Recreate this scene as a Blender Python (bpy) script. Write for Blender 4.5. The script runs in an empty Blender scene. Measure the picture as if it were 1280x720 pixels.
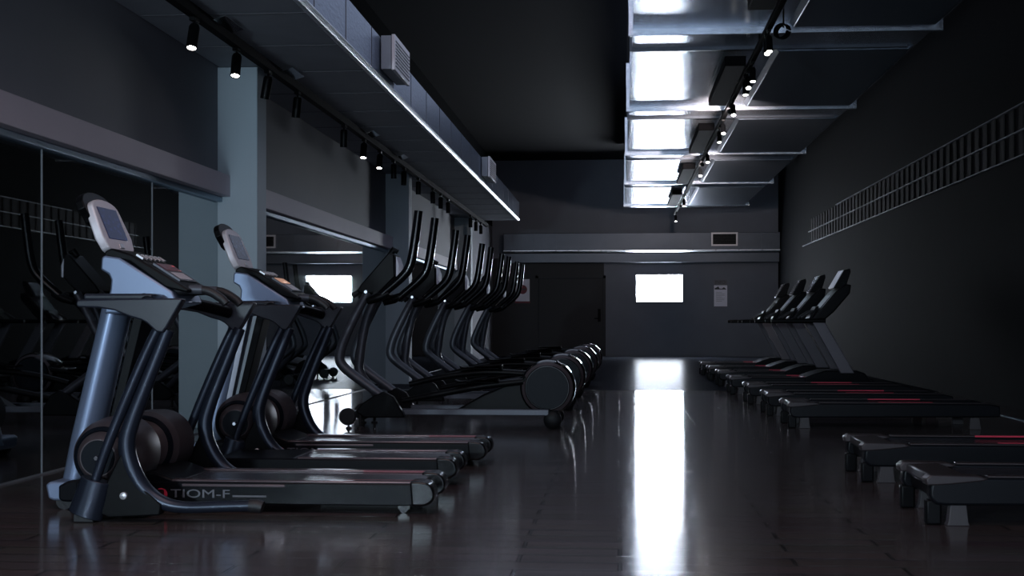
import bpy, bmesh, math, random
from mathutils import Vector, Matrix
random.seed(7)
R = math.radians
scene = bpy.context.scene
COL = scene.collection

# ------------------------------------------------------------------ camera
F = 1632.0; VX = 775.0; HY = 403.0
TH = math.atan((VX-640)/F); CT, ST = math.cos(TH), math.sin(TH)
cam_d = bpy.data.cameras.new('camera'); cam = bpy.data.objects.new('camera', cam_d); COL.objects.link(cam)
cam.location = (0, 0, 1.0); cam.rotation_euler = (R(90), 0, TH)
cam_d.sensor_width = 36; cam_d.lens = 36*F/1280; cam_d.shift_y = (HY-360)/1280
cam_d.clip_start = .05; cam_d.clip_end = 200
scene.camera = cam
vs = scene.view_settings
vs.view_transform = 'Standard'; vs.look = 'None'; vs.exposure = 0; vs.gamma = 1; vs.use_curve_mapping = False

def PY(px, py, Y):                      # photo pixel on the plane y = Y
    k = (px-VX)*CT/F; zc = Y*CT/(1+k*ST)
    return (k*zc, 1+(HY-py)*zc/F)
def PX(px, py, X):                      # photo pixel on the plane x = X
    zc = X*F/(CT*(px-VX)); return ((zc+X*ST)/CT, 1+(HY-py)*zc/F)
def YZ(zc, X): return (zc+X*ST)/CT
def trc(pts, Y): return [PY(a, b, Y) for a, b in pts]

# ------------------------------------------------------------------ world and lights
w = bpy.data.worlds.new('world'); scene.world = w; w.use_nodes = True
w.node_tree.nodes['Background'].inputs[0].default_value = (.30, .36, .5, 1)
w.node_tree.nodes['Background'].inputs[1].default_value = 0.02

def area(name, loc, rot, sx, sy, power, color):
    d = bpy.data.lights.new(name, 'AREA'); d.shape = 'RECTANGLE'; d.size = sx; d.size_y = sy
    d.energy = power; d.color = color
    o = bpy.data.objects.new(name, d); COL.objects.link(o); o.location = loc; o.rotation_euler = rot
    return o
# unseen light inferred behind the camera and warm overhead, plus two added fills
area('daylight_behind', (.3, -4.7, 1.75), (R(90), 0, R(4)), 8.2, 3.2, 250, (.66, .80, 1.0))
area('added_fill_under_beam', (-3.58, -3.2, 1.84), (R(90), 0, R(-4)), .35, .25, 300, (.66, .86, 1.0))  # unseen fill added to brighten the lower pillar faces, no fixture here
area('ceiling_glow', (-.6, 3.2, 5.4), (R(10), 0, 0), 4.0, 7.0, 190, (1.0, .74, .74))
area('added_fill_middle', (-.4, 18, 5.5), (0, 0, 0), 6.5, 18.0, 230, (.66, .76, 1.0))  # unseen fill added to lift the far end, no ceiling lamp there

# ------------------------------------------------------------------ materials
def mat(name, col, rough=.5, metal=0, spec=.5, emit=None, estr=0, aniso=0, tan=None, coat=0):
    m = bpy.data.materials.new(name); m.use_nodes = True
    n = m.node_tree.nodes; l = m.node_tree.links; b = n['Principled BSDF']
    b.inputs['Base Color'].default_value = (*col, 1); b.inputs['Roughness'].default_value = rough
    b.inputs['Metallic'].default_value = metal; b.inputs['Specular IOR Level'].default_value = spec
    b.inputs['Coat Weight'].default_value = coat; b.inputs['Coat Roughness'].default_value = .12
    if emit: b.inputs['Emission Color'].default_value = (*emit, 1); b.inputs['Emission Strength'].default_value = estr
    if aniso:
        b.inputs['Anisotropic'].default_value = aniso
        c = n.new('ShaderNodeCombineXYZ')
        for i in range(3): c.inputs[i].default_value = tan[i]
        l.new(c.outputs[0], b.inputs['Tangent'])
    return m
def noisy(m, scale, amt, bump=0, stretch=(1, 1, 1), rough_amt=0):
    n = m.node_tree.nodes; l = m.node_tree.links; b = n['Principled BSDF']
    tc = n.new('ShaderNodeTexCoord'); mp = n.new('ShaderNodeMapping'); mp.inputs['Scale'].default_value = stretch
    nz = n.new('ShaderNodeTexNoise'); nz.inputs['Scale'].default_value = scale; nz.inputs['Detail'].default_value = 4
    l.new(tc.outputs['Object'], mp.inputs[0]); l.new(mp.outputs[0], nz.inputs['Vector'])
    base = b.inputs['Base Color'].default_value[:3]
    mx = n.new('ShaderNodeMix'); mx.data_type = 'RGBA'
    mx.inputs[6].default_value = (*[c*(1-amt) for c in base], 1); mx.inputs[7].default_value = (*[c*(1+amt) for c in base], 1)
    l.new(nz.outputs['Fac'], mx.inputs[0]); l.new(mx.outputs[2], b.inputs['Base Color'])
    if rough_amt:
        mr = n.new('ShaderNodeMapRange'); r = b.inputs['Roughness'].default_value
        mr.inputs['To Min'].default_value = max(0, r-rough_amt); mr.inputs['To Max'].default_value = r+rough_amt
        l.new(nz.outputs['Fac'], mr.inputs[0]); l.new(mr.outputs[0], b.inputs['Roughness'])
    if bump:
        bp = n.new('ShaderNodeBump'); bp.inputs['Strength'].default_value = bump; bp.inputs['Distance'].default_value = .01
        l.new(nz.outputs['Fac'], bp.inputs['Height']); l.new(bp.outputs[0], b.inputs['Normal'])
    return m
M = {}
M['wall_dark'] = noisy(mat('dark_wall_paint', (.0062, .0067, .0078), .85, spec=.03), 3, .12)
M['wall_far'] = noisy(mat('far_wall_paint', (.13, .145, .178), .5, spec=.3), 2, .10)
M['door_wall'] = noisy(mat('door_wall_paint', (.016, .017, .021), .55, spec=.3), 2, .10)  # darker base colour for the door side of the far wall
M['wall_grey'] = noisy(mat('grey_wall_paint', (.19, .192, .22), .65, spec=.3), 1.5, .06)
M['pillar'] = noisy(mat('pillar_paint', (.44, .52, .57), .6, spec=.3), 1.5, .05)
M['beam'] = noisy(mat('beam_paint', (.56, .51, .57), .6, spec=.3), 2, .05)
M['ceiling'] = mat('black_ceiling_paint', (.004, .004, .005), .85, spec=.15)
M['mirror'] = mat('mirror_glass', (.42, .46, .47), .015, 1)
M['rack_panel'] = mat('brown_grey_rack_panel', (.026, .023, .025), .8, spec=.1)
M['mirror_edge'] = mat('mirror_edge_strip', (.20, .21, .23), .5, .3)
M['alu'] = mat('brushed_aluminium_trim', (.30, .38, .46), .42, 1)
M['duct'] = noisy(mat('brushed_duct_metal', (.78, .84, .94), .27, 1, aniso=.9, tan=(0, 1, 0)), 30, .18, .10, (.25, 14, 1))
M['duct_panel'] = noisy(mat('dull_duct_panel_metal', (.17, .20, .245), .42, 1, aniso=.6, tan=(0, 1, 0)), 12, .1, .04, (.3, 6, 1))
M['duct_left'] = noisy(mat('left_duct_side_metal', (.24, .28, .36), .36, 1, aniso=.6, tan=(0, 1, 0)), 9, .3, .3, (.3, 1.2, 4))
M['duct_under'] = noisy(mat('left_duct_underside', (.30, .32, .36), .6, 0), 4, .15)
M['duct_edge'] = mat('duct_edge_flange', (.9, .95, 1), .38, 1)
M['cross_duct'] = noisy(mat('cross_duct_metal', (.085, .095, .115), .4, .6), 4, .12)
M['matt_black'] = mat('matt_black_paint', (.004, .004, .005), .8, spec=.1)
M['black'] = mat('black_plastic', (.0032, .0035, .0042), .42, spec=.12)
M['black_gloss'] = mat('glossy_black_plastic', (.003, .003, .004), .16, spec=.4)
M['cap_gloss'] = mat('polished_black_cap', (.004, .004, .005), .22, spec=.35)
M['rubber'] = noisy(mat('black_rubber_grip', (.010, .010, .012), .55), 60, .3, .2)
M['belt'] = noisy(mat('treadmill_belt', (.026, .026, .033), .27, spec=.5), 90, .25, .05)
M['deck'] = mat('charcoal_deck_plastic', (.0035, .0038, .0055), .32, spec=.1)
M['rail_trim'] = mat('satin_side_rail', (.16, .125, .135), .20, .6)
M['column'] = mat('blue_grey_satin_column', (.20, .25, .36), .33, .45)
M['column_strip'] = mat('pale_column_strip', (.36, .37, .42), .35, .4)
M['tube'] = mat('graphite_tube', (.022, .028, .044), .32, .5)
M['arm'] = mat('slate_armrest_plastic', (.018, .021, .031), .33, spec=.4)
M['wheel'] = mat('bronze_grey_wheel_cover', (.070, .055, .060), .48, .3)
M['wheel_dark'] = mat('dark_wheel_face', (.006, .008, .012), .4, 0, spec=.1)
M['silver'] = mat('silver_plastic', (.72, .68, .71), .4, .2)
M['chrome'] = mat('chrome', (.8, .82, .85), .12, 1)
M['bolt'] = mat('pale_steel_bolt', (.6, .6, .62), .35, .6)
M['red'] = mat('red_marking', (.60, .03, .07), .4)
M['red_dim'] = mat('dull_red_stripe', (.16, .012, .025), .45)
M['mark'] = mat('grey_lettering', (.10, .10, .115), .45)
M['lens'] = mat('lit_lamp_lens', (1, 1, 1), .3, emit=(1, .95, .9), estr=22)
M['white_screen'] = mat('pale_screen', (.6, .62, .7), .25, emit=(.8, .85, 1), estr=.10)
M['paper'] = noisy(mat('poster_paper', (.75, .75, .85), .6), 20, .05)
M['ink'] = mat('dark_poster_ink', (.03, .032, .04), .6)
M['red_ink'] = mat('red_poster_ink', (.14, .015, .03), .6)
M['rtube'] = mat('grey_upright', (.13, .12, .135), .4, .3)
M['etube'] = mat('elliptical_tube', (.085, .090, .108), .42, .4)
M['cap'] = mat('brown_grey_end_cap', (.038, .030, .032), .4, .2)
M['side_panel'] = mat('dark_side_panel', (.006, .0068, .0088), .32, spec=.15)
M['bracket'] = mat('grey_foot_bracket', (.05, .045, .048), .5)
# window pane: bright daylight
M['window_light'] = mat('daylit_window', (1, 1, 1), .5, emit=(.80, .88, 1.0), estr=115)

def screen_mat(name, base, hot, scale):
    m = bpy.data.materials.new(name); m.use_nodes = True; n = m.node_tree.nodes; l = m.node_tree.links
    b = n['Principled BSDF']; b.inputs['Specular IOR Level'].default_value = .08; b.inputs['Base Color'].default_value = (.003, .004, .012, 1); b.inputs['Roughness'].default_value = .12
    tc = n.new('ShaderNodeTexCoord'); mp = n.new('ShaderNodeMapping'); mp.inputs['Scale'].default_value = scale
    nz = n.new('ShaderNodeTexVoronoi'); nz.inputs['Scale'].default_value = 1
    cr = n.new('ShaderNodeValToRGB'); cr.color_ramp.elements[0].color = (*hot, 1); cr.color_ramp.elements[1].color = (*base, 1)
    cr.color_ramp.elements[0].position = .12; cr.color_ramp.elements[1].position = .4
    l.new(tc.outputs['Generated'], mp.inputs[0]); l.new(mp.outputs[0], nz.inputs['Vector']); l.new(nz.outputs['Distance'], cr.inputs[0])
    l.new(cr.outputs[0], b.inputs['Emission Color']); b.inputs['Emission Strength'].default_value = 1
    return m
M['tv_blue'] = screen_mat('blue_lit_screen', (.003, .006, .03), (.006, .012, .06), (1, 5, 7))
M['tv_dark'] = screen_mat('dim_grey_screen', (.006, .008, .016), (.02, .03, .06), (1, 5, 7))
M['disp_red'] = screen_mat('red_lit_display', (.05, .02, .025), (.7, .09, .10), (3, 2, 2))
M['disp_amber'] = screen_mat('amber_lit_display', (.40, .22, .16), (.75, .45, .33), (2, 2, 2))

# floor: dark glossy planks laid across the room
def floor_mat():
    m = bpy.data.materials.new('glossy_dark_plank_floor'); m.use_nodes = True; n = m.node_tree.nodes; l = m.node_tree.links
    b = n['Principled BSDF']; tc = n.new('ShaderNodeTexCoord')
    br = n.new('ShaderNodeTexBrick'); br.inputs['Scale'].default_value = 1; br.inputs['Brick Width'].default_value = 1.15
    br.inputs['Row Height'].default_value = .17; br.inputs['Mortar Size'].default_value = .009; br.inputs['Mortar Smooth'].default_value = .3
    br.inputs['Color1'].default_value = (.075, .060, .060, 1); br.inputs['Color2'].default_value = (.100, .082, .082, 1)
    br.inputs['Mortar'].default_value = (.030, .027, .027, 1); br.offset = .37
    l.new(tc.outputs['Object'], br.inputs['Vector'])
    nz = n.new('ShaderNodeTexNoise'); nz.inputs['Scale'].default_value = 1.2; nz.inputs['Detail'].default_value = 5
    mp = n.new('ShaderNodeMapping'); mp.inputs['Scale'].default_value = (.7, 7, 1)
    l.new(tc.outputs['Object'], mp.inputs[0]); l.new(mp.outputs[0], nz.inputs['Vector'])
    mx = n.new('ShaderNodeMix'); mx.data_type = 'RGBA'; mx.blend_type = 'MULTIPLY'; mx.inputs[0].default_value = .45
    l.new(br.outputs['Color'], mx.inputs[6]); l.new(nz.outputs['Color'], mx.inputs[7]); l.new(mx.outputs[2], b.inputs['Base Color'])
    mr = n.new('ShaderNodeMapRange'); mr.inputs['To Min'].default_value = .10; mr.inputs['To Max'].default_value = .15
    l.new(nz.outputs['Fac'], mr.inputs[0]); l.new(mr.outputs[0], b.inputs['Roughness'])
    bp = n.new('ShaderNodeBump'); bp.inputs['Strength'].default_value = 1; bp.inputs['Distance'].default_value = .010; bp.invert = True
    l.new(br.outputs['Fac'], bp.inputs['Height'])
    l.new(bp.outputs[0], b.inputs['Normal'])
    b.inputs['Specular IOR Level'].default_value = .5
    b.inputs['Anisotropic'].default_value = .8
    c = n.new('ShaderNodeCombineXYZ'); c.inputs[1].default_value = 1; l.new(c.outputs[0], b.inputs['Tangent'])
    return m
M['floor'] = floor_mat()
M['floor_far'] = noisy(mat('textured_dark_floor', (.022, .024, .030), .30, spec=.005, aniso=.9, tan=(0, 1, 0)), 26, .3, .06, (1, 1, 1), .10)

# ------------------------------------------------------------------ mesh helpers
class MB:
    def __init__(s): s.bm = bmesh.new()
    def box(s, x0, x1, y0, y1, z0, z1):
        r = bmesh.ops.create_cube(s.bm, size=1)
        for v in r['verts']:
            v.co = Vector(((x0+x1)/2+v.co.x*(x1-x0), (y0+y1)/2+v.co.y*(y1-y0), (z0+z1)/2+v.co.z*(z1-z0)))
        return s
    def prism(s, pts, y0, y1, pts2=None):           # polygon in x,z extruded along y
        bm = s.bm; pts2 = pts2 or pts
        a = [bm.verts.new((x, y0, z)) for x, z in pts]; b = [bm.verts.new((x, y1, z)) for x, z in pts2]
        bm.faces.new(a); bm.faces.new(b[::-1]); n = len(pts)
        for i in range(n): bm.faces.new((a[i], b[i], b[(i+1) % n], a[(i+1) % n]))
        return s
    def slab(s, quad, t):                            # quad of 3d corners thickened along its normal
        bm = s.bm; q = [Vector(p) for p in quad]; nrm = (q[1]-q[0]).cross(q[-1]-q[0]).normalized()*t
        a = [bm.verts.new(p) for p in q]; b = [bm.verts.new(p+nrm) for p in q]; n = len(q)
        bm.faces.new(a); bm.faces.new(b[::-1])
        for i in range(n): bm.faces.new((a[i], b[i], b[(i+1) % n], a[(i+1) % n]))
        return s
    def tube(s, pts, r, seg=14, sy=1.0, smooth=0):   # tube through 3d points; r one radius or a list
        P = [Vector(p) for p in pts]; rr = list(r) if isinstance(r, (list, tuple)) else [r]*len(P)
        if smooth:
            Q, q = [], []
            n = len(P)
            for i in range(n-1):
                p0, p1, p2, p3 = P[max(i-1, 0)], P[i], P[i+1], P[min(i+2, n-1)]
                for k in range(smooth):
                    t = k/smooth
                    Q.append(.5*((2*p1)+(-p0+p2)*t+(2*p0-5*p1+4*p2-p3)*t*t+(-p0+3*p1-3*p2+p3)*t**3)); q.append(rr[i]*(1-t)+rr[i+1]*t)
            Q.append(P[-1]); q.append(rr[-1]); P, rr = Q, q
        bm = s.bm; rings = []; up = None
        for i, p in enumerate(P):
            d = (P[min(i+1, len(P)-1)]-P[max(i-1, 0)]).normalized()
            if up is None:
                up = Vector((0, 1, 0)) if abs(d.y) < .9 else Vector((0, 0, 1))
            a = (up-d*up.dot(d)).normalized(); up = a; b = d.cross(a)
            rings.append([bm.verts.new(p+a*math.cos(2*math.pi*k/seg)*rr[i]*sy+b*math.sin(2*math.pi*k/seg)*rr[i]) for k in range(seg)])
        for i in range(len(rings)-1):
            for k in range(seg):
                bm.faces.new((rings[i][k], rings[i][(k+1) % seg], rings[i+1][(k+1) % seg], rings[i+1][k]))
        bm.faces.new(rings[0][::-1]); bm.faces.new(rings[-1])
        return s
    def lathe(s, cx, cz, prof, seg=40):              # profile [(y, r)] turned about the y axis
        bm = s.bm; rings = []
        for y, r in prof:
            if r < 1e-5: rings.append([bm.verts.new((cx, y, cz))])
            else: rings.append([bm.verts.new((cx+r*math.cos(2*math.pi*k/seg), y, cz+r*math.sin(2*math.pi*k/seg))) for k in range(seg)])
        for a, b in zip(rings, rings[1:]):
            for k in range(seg):
                k2 = (k+1) % seg
                f = [a[0]] if len(a) == 1 else [a[k], a[k2]]
                g = [b[0]] if len(b) == 1 else [b[k2], b[k]]
                if len(f)+len(g) > 2: bm.faces.new(f+g)
        return s
    def build(s, name, m, parent=None, loc=None, bevel=0, seg=2, off=None, angle=35):
        bm = s.bm
        if off: bmesh.ops.translate(bm, verts=bm.verts, vec=Vector(off))
        bmesh.ops.recalc_face_normals(bm, faces=bm.faces)
        me = bpy.data.meshes.new(name); bm.to_mesh(me); bm.free()
        for p in me.polygons: p.use_smooth = True
        me.set_sharp_from_angle(angle=R(angle))
        me.materials.append(m)
        o = bpy.data.objects.new(name, me); COL.objects.link(o)
        if loc: o.location = loc
        if parent: o.parent = parent
        if bevel:
            bv = o.modifiers.new('bevel', 'BEVEL'); bv.width = bevel; bv.segments = seg; bv.limit_method = 'ANGLE'; bv.angle_limit = R(35)
            bv.harden_normals = False
        return o
def tag(o, label, cat=None, group=None, kind=None):
    o['label'] = label
    if cat: o['category'] = cat
    if group: o['group'] = group
    if kind: o['kind'] = kind
    return o
def thing(name, loc, label, cat, group=None):
    o = bpy.data.objects.new(name, None); COL.objects.link(o); o.location = loc; o.empty_display_size = .2
    return tag(o, label, cat, group)
def struct(o): o['kind'] = 'structure'; return o
def copy_tree(o, parent=None):
    c = o.copy(); COL.objects.link(c)
    if parent: c.parent = parent
    for ch in [x for x in bpy.data.objects if x.parent == o]: copy_tree(ch, c)
    return c
def text_obj(name, body, size, loc, rot, m, parent, ext=.0015):
    cu = bpy.data.curves.new('tmp_text', 'FONT'); cu.body = body; cu.size = size; cu.extrude = ext; cu.align_x = 'LEFT'
    to = bpy.data.objects.new('tmp_text', cu); COL.objects.link(to)
    bpy.context.view_layer.update()
    me = bpy.data.meshes.new_from_object(to.evaluated_get(bpy.context.evaluated_depsgraph_get()))
    bpy.data.objects.remove(to); me.materials.clear(); me.materials.append(m); me.name = name
    o = bpy.data.objects.new(name, me); COL.objects.link(o); o.location = loc; o.rotation_euler = rot; o.parent = parent
    return o

# ------------------------------------------------------------------ room shell
ZC = 5.8; MX = -3.78; BX = -3.66; PXR = -3.40; WR = 4.6
YF = 38.6                                  # far wall
Y0 = -5.0
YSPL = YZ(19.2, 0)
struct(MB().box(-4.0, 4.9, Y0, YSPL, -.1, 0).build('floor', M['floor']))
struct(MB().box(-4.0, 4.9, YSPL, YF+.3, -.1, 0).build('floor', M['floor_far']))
struct(MB().box(-4.0, 4.9, Y0, YF+.3, ZC, ZC+.1).build('ceiling', M['ceiling']))
struct(MB().box(WR, WR+.2, Y0, YF+.3, 0, ZC).build('wall_right', M['wall_dark']))
struct(MB().box(-4.0, WR, Y0-.2, Y0, 0, ZC).build('wall_back', M['wall_dark']))
# far wall with the window opening, a darker left portion with the door
wx0, wz0 = PY(795.5, 377, YF); wx1, wz1 = PY(853, 343.5, YF)
dx0 = PY(672, 400, YF)[0]; dx1 = PY(755, 400, YF)[0]; dz = PY(700, 347, YF)[1]
b = MB(); b.box(dx1, wx0, YF, YF+.25, 0, ZC); b.box(wx1, WR, YF, YF+.25, 0, ZC)
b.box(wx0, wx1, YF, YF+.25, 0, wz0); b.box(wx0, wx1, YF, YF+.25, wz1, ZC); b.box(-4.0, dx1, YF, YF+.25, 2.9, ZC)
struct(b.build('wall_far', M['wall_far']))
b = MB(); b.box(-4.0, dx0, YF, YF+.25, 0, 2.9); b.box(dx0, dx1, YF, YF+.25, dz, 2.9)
struct(b.build('wall_far_left', M['door_wall']))
win = struct(MB().box(wx0, wx1, YF+.10, YF+.13, wz0, wz1).build('window_1', M['window_light']))
t = .035
b = MB(); b.box(wx0-t, wx1+t, YF-.03, YF, wz1, wz1+t); b.box(wx0-t, wx1+t, YF-.03, YF, wz0-t, wz0)
b.box(wx0-t, wx0, YF-.03, YF, wz0, wz1); b.box(wx1, wx1+t, YF-.03, YF, wz0, wz1)
b.build('window_frame', M['wall_far'], win)
door = struct(MB().box(dx0+.03, dx1-.03, YF+.03, YF+.09, 0, dz-.03).build('door_1', M['door_wall'], bevel=.006))
b = MB(); b.box(dx0-.06, dx0+.02, YF-.03, YF+.1, 0, dz+.06); b.box(dx1-.02, dx1+.05, YF-.03, YF+.1, 0, dz+.06); b.box(dx0-.06, dx1+.05, YF-.03, YF+.1, dz-.02, dz+.06)
b.build('door_frame', M['door_wall'], door)
hx, hz = PY(749, 398, YF)
b = MB(); b.box(hx-.04, hx+.04, YF-.005, YF+.03, hz-.1, hz+.28); b.tube([(hx, YF-.04, hz), (hx-.14, YF-.04, hz)], .014); b.tube([(hx, YF+.03, hz), (hx, YF-.05, hz)], .016)
b.tube([(hx, YF+.02, hz+.22), (hx, YF-.02, hz+.22)], .025)
b.build('door_handle', M['matt_black'], door)

# left wall bays: mirror recess, beam above it, flush wall over the beam, fins between
py1 = YZ(12.31, MX); py2 = YZ(21.13, MX); py3 = YZ(29.9, MX)
pth = .32
bays = [(Y0, py1), (py1+pth, py2), (py2+pth, py3)]
bz0 = 1+.322*-BX/CT; bz1 = 1+.377*-BX/CT
struct(MB().box(-4.0, MX, Y0, YF, 3.84, ZC).build('wall_left_upper', M['wall_dark']))
b = MB(); b.box(-4.0, MX-.02, Y0, YF, 0, 3.84)
b.box(MX-.02, MX, Y0, YF, bz0+.02, 3.84); b.box(MX-.02, MX, py3+pth, YF, 0, bz0+.02)
struct(b.build('wall_left', M['wall_grey']))
for y in (py1, py2, py3):
    struct(MB().box(MX-.02, PXR, y, y+pth, 0, 3.405).build('pillar', M['pillar'], bevel=.008))
for i, (a, c) in enumerate(bays):
    struct(MB().box(MX, BX, a, c, bz0, bz1).build('trim_%d' % (i+1), M['beam'], bevel=.006))
    struct(MB().box(MX+.002, MX+.045, a, c, bz0-.05, bz0).build('trim_%d' % (i+4), M['alu'], bevel=.008))
# mirrors
def mirror(y0, y1, lab):
    o = thing('wall_mirror', (MX, (y0+y1)/2, 0), lab, 'mirror', 'mirror panels along the left wall')
    h = (y1-y0)/2
    MB().box(-.015, 0, -h+.004, h-.004, .012, bz0-.03).build('glass', M['mirror'], o)
    b = MB(); b.box(-.016, .006, -h, -h+.006, 0, bz0-.03); b.box(-.016, .004, -h, h, 0, .012)
    b.build('edge_strip', M['mirror_edge'], o)
s1 = YZ(8.56, MX); s2 = YZ(10.58, MX); pw = s2-s1
mirror(s1-2*pw, s1-pw, 'first tall mirror panel on the left wall, furthest to the front')
mirror(s1-pw, s1, 'tall mirror panel at the left edge, in front of the vertical seam')
mirror(s1, s2, 'tall mirror panel directly behind the nearest treadmill console')
mirror(s2, py1, 'narrow mirror strip ending at the nearest pillar')
mirror(py1+pth, py2, 'mirror between first and second pillar showing the bright window')
mirror(py2+pth, py3, 'mirror between second and third pillar behind the cross trainers')
# thin floor strip along the right wall
fx = 4.07
tag(MB().box(fx, fx+.02, Y0, 22, 0, .008).build('floor_strip', M['alu']), 'thin pale metal strip in the floor along the right wall', 'floor strip')

# cross duct, beam and grille on the far wall
yb = YF-.55
z0 = PY(800, 313.5, yb)[1]; z1 = PY(800, 291, yb)[1]
b = MB().box(-3.4, WR-.01, yb, YF-.001, z0, z1)
cd = b.build('cross_duct', M['cross_duct'], bevel=.012)
tag(cd, 'grey metal air duct running across the far wall above the window', 'duct')
b = MB()
for i in range(12):
    x = -3.2+i*.66
    b.box(x, x+.035, yb-.014, yb, z0+.01, z1-.01)
b.build('joint_strip', M['cross_duct'], cd)
b = MB()
x_ = -3.4; bm_ = b.bm
q_ = [(yb-.012, z0+.02), (yb-.012, z0+.008), (yb+.06, z0-.035), (yb+.06, z0-.001), (yb, z0-.001), (yb, z0+.02)]
va = [bm_.verts.new((-3.4, y, z)) for y, z in q_]; vb = [bm_.verts.new((WR-.01, y, z)) for y, z in q_]
bm_.faces.new(va); bm_.faces.new(vb[::-1])
for i in range(6): bm_.faces.new((va[i], va[(i+1) % 6], vb[(i+1) % 6], vb[i]))
b.build('lower_flange', M['duct_edge'], cd)
yc2 = YF-.28
struct(MB().box(-3.4, WR, yc2, YF, PY(800, 328, yc2)[1], PY(800, 316, yc2)[1]).build('trim_7', M['cross_duct'], bevel=.01))
gx0, gz0 = PY(889, 307.5, yb-.02); gx1, gz1 = PY(922, 290.5, yb-.02)
g = thing('air_grille', (gx0, yb-.036, gz0), 'small pale framed air grille on the duct across the far wall', 'air vent')
gw, gh = gx1-gx0, gz1-gz0; t = .045
b = MB(); b.box(0, gw, -.02, .02, 0, t); b.box(0, gw, -.02, .02, gh-t, gh); b.box(0, t, -.02, .02, t, gh-t); b.box(gw-t, gw, -.02, .02, t, gh-t)
b.build('frame', M['silver'], g)
b = MB(); b.box(t, gw-t, .0, .018, t, gh-t); b.build('backing', M['black'], g)
b = MB()
for i in range(9): b.box(t, gw-t, -.012, .004, t+.01+i*(gh-2*t)/9, t+.018+i*(gh-2*t)/9)
b.build('louvres', M['side_panel'], g)

# posters on the far wall
def poster_right():
    Yp = YF-.004
    x0, z0 = PY(892.5, 383, Yp); x1, z1 = PY(909, 350, Yp); W, H = x1-x0, z1-z0
    p = thing('poster', (x0, Yp, z0), 'tall white notice with dark photo strip on the wall right of the window', 'poster')
    MB().box(0, W, -.006, 0, 0, H*.80).build('sheet', M['paper'], p)
    MB().box(0, W, -.006, 0, H*.82, H).build('header', M['mark'], p)
    text_obj('lettering', 'INFO', .13, (W*.08, -.0068, H*.86), (R(90), 0, 0), M['ink'], p)
    b = MB(); b.prism([(W*.05, H*.64), (W*.05, H*.69), (W*.2, H*.72), (W*.32, H*.76), (W*.42, H*.68), (W*.6, H*.67), (W*.75, H*.73), (W*.95, H*.64)], -.009, -.006)
    b.build('picture', M['ink'], p)
    b = MB()
    for i in range(7): b.box(W*.15, W*(.8 if i % 3 else .6), -.008, -.006, H*(.52-i*.055), H*(.53-i*.055))
    b.build('text_lines', M['mark'], p)
def poster_left():
    Yp = YF-.004
    x0, z0 = PY(644.5, 379, Yp); x1, z1 = PY(662, 349, Yp); W, H = x1-x0, z1-z0
    p = thing('poster', (x0, Yp, z0), 'white notice with round dark red emblem on the wall left of the door', 'poster')
    MB().box(0, W, -.006, 0, H*.08, H).build('sheet', M['paper'], p)
    MB().box(-.02, W+.02, -.008, 0, 0, H*.08).build('red_strip', M['red_ink'], p)
    MB().lathe(W/2, H*.57, [(-.006, .135), (-.012, .135), (-.012, 0)], 28).build('emblem', M['red_ink'], p)
    b = MB(); b.box(W/2-.1, W/2+.1, -.014, -.011, H*.57-.015, H*.57+.025); b.build('emblem_bar', M['ink'], p)
poster_right(); poster_left()

# wall rack on the right wall
xr = WR-.05
rk = thing('wall_rack', (xr, 12, 0), 'long dark ladder like rack of two rows high on the right wall', 'wall rack')
zz = [1+.415*xr/CT, 1+.478*xr/CT, 1+.543*xr/CT]
for z, ye in zip(zz, (33, 32, 28)):
    MB().box(-.025, .01, -8, ye-12, z-.007, z+.007).build('rail', M['mirror_edge'], rk)
MB().box(.015, .03, -5, 19.8, zz[0], zz[2]).build('backing_panel', M['rack_panel'], rk)
slat = None
for i in range(60):
    y = -2+.37*i
    if slat is None: slat = MB().box(-.002, .015, 0, .06, zz[0], zz[2]).build('slat', M['matt_black'], rk); c = slat
    else: c = slat.copy(); COL.objects.link(c); c.parent = rk
    c.location = (0, y, 0)
b = MB()
for i in range(9): b.box(.0, .05, -7+3*i, -6.95+3*i, zz[1]-.03, zz[1]+.03)
b.build('wall_brackets', M['black'], rk)

# ------------------------------------------------------------------ right duct
ZD = 4.22; DL = .14; DR = 3.42
def yof(y, X=1.8, z=ZD): return YZ((z-1)*F/(HY-y), X)
dend = yof(256)
rd = thing('air_duct', (0, 0, ZD), 'wide brushed metal air duct hanging under the ceiling on the right', 'duct')
MB().box(DL, DR, -2, dend, 0, .62).build('duct_body', M['duct'], rd)
fl = [8.6] + [yof(v) for v in (41, 136, 191.5, 228)]
for y in fl:
    b = MB(); b.box(DL-.05, DR+.06, y-.30, y-.24, -.07, .66); b.build('flange', M['duct'], rd, bevel=.006)
    b = MB(); b.box(DL-.03, DR-.1, y+.72, y+.76, -.03, .64); b.build('joint_band', M['cross_duct'], rd, bevel=.004)
b = MB(); b.box(DL-.05, DR+.06, dend-.35, dend+.02, -.06, .66); b.build('end_collar', M['duct'], rd, bevel=.01)
for y0_, y1_ in zip(fl, fl[1:]+[dend+.1]):
    b = MB(); b.prism([(1.86, -.05), (DR-.08, -.05), (DR-.02, 0), (1.80, 0)], y0_+.78, y1_-.5)
    b.build('access_panel', M['duct_panel'], rd, bevel=.008)
b = MB()
for y in fl:
    for x in (DL-.02, DR+.03): b.tube([(x, y-.27, .6), (x, y-.27, ZC-ZD)], .012)
b.build('hanger_rods', M['black'], rd)

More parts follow.
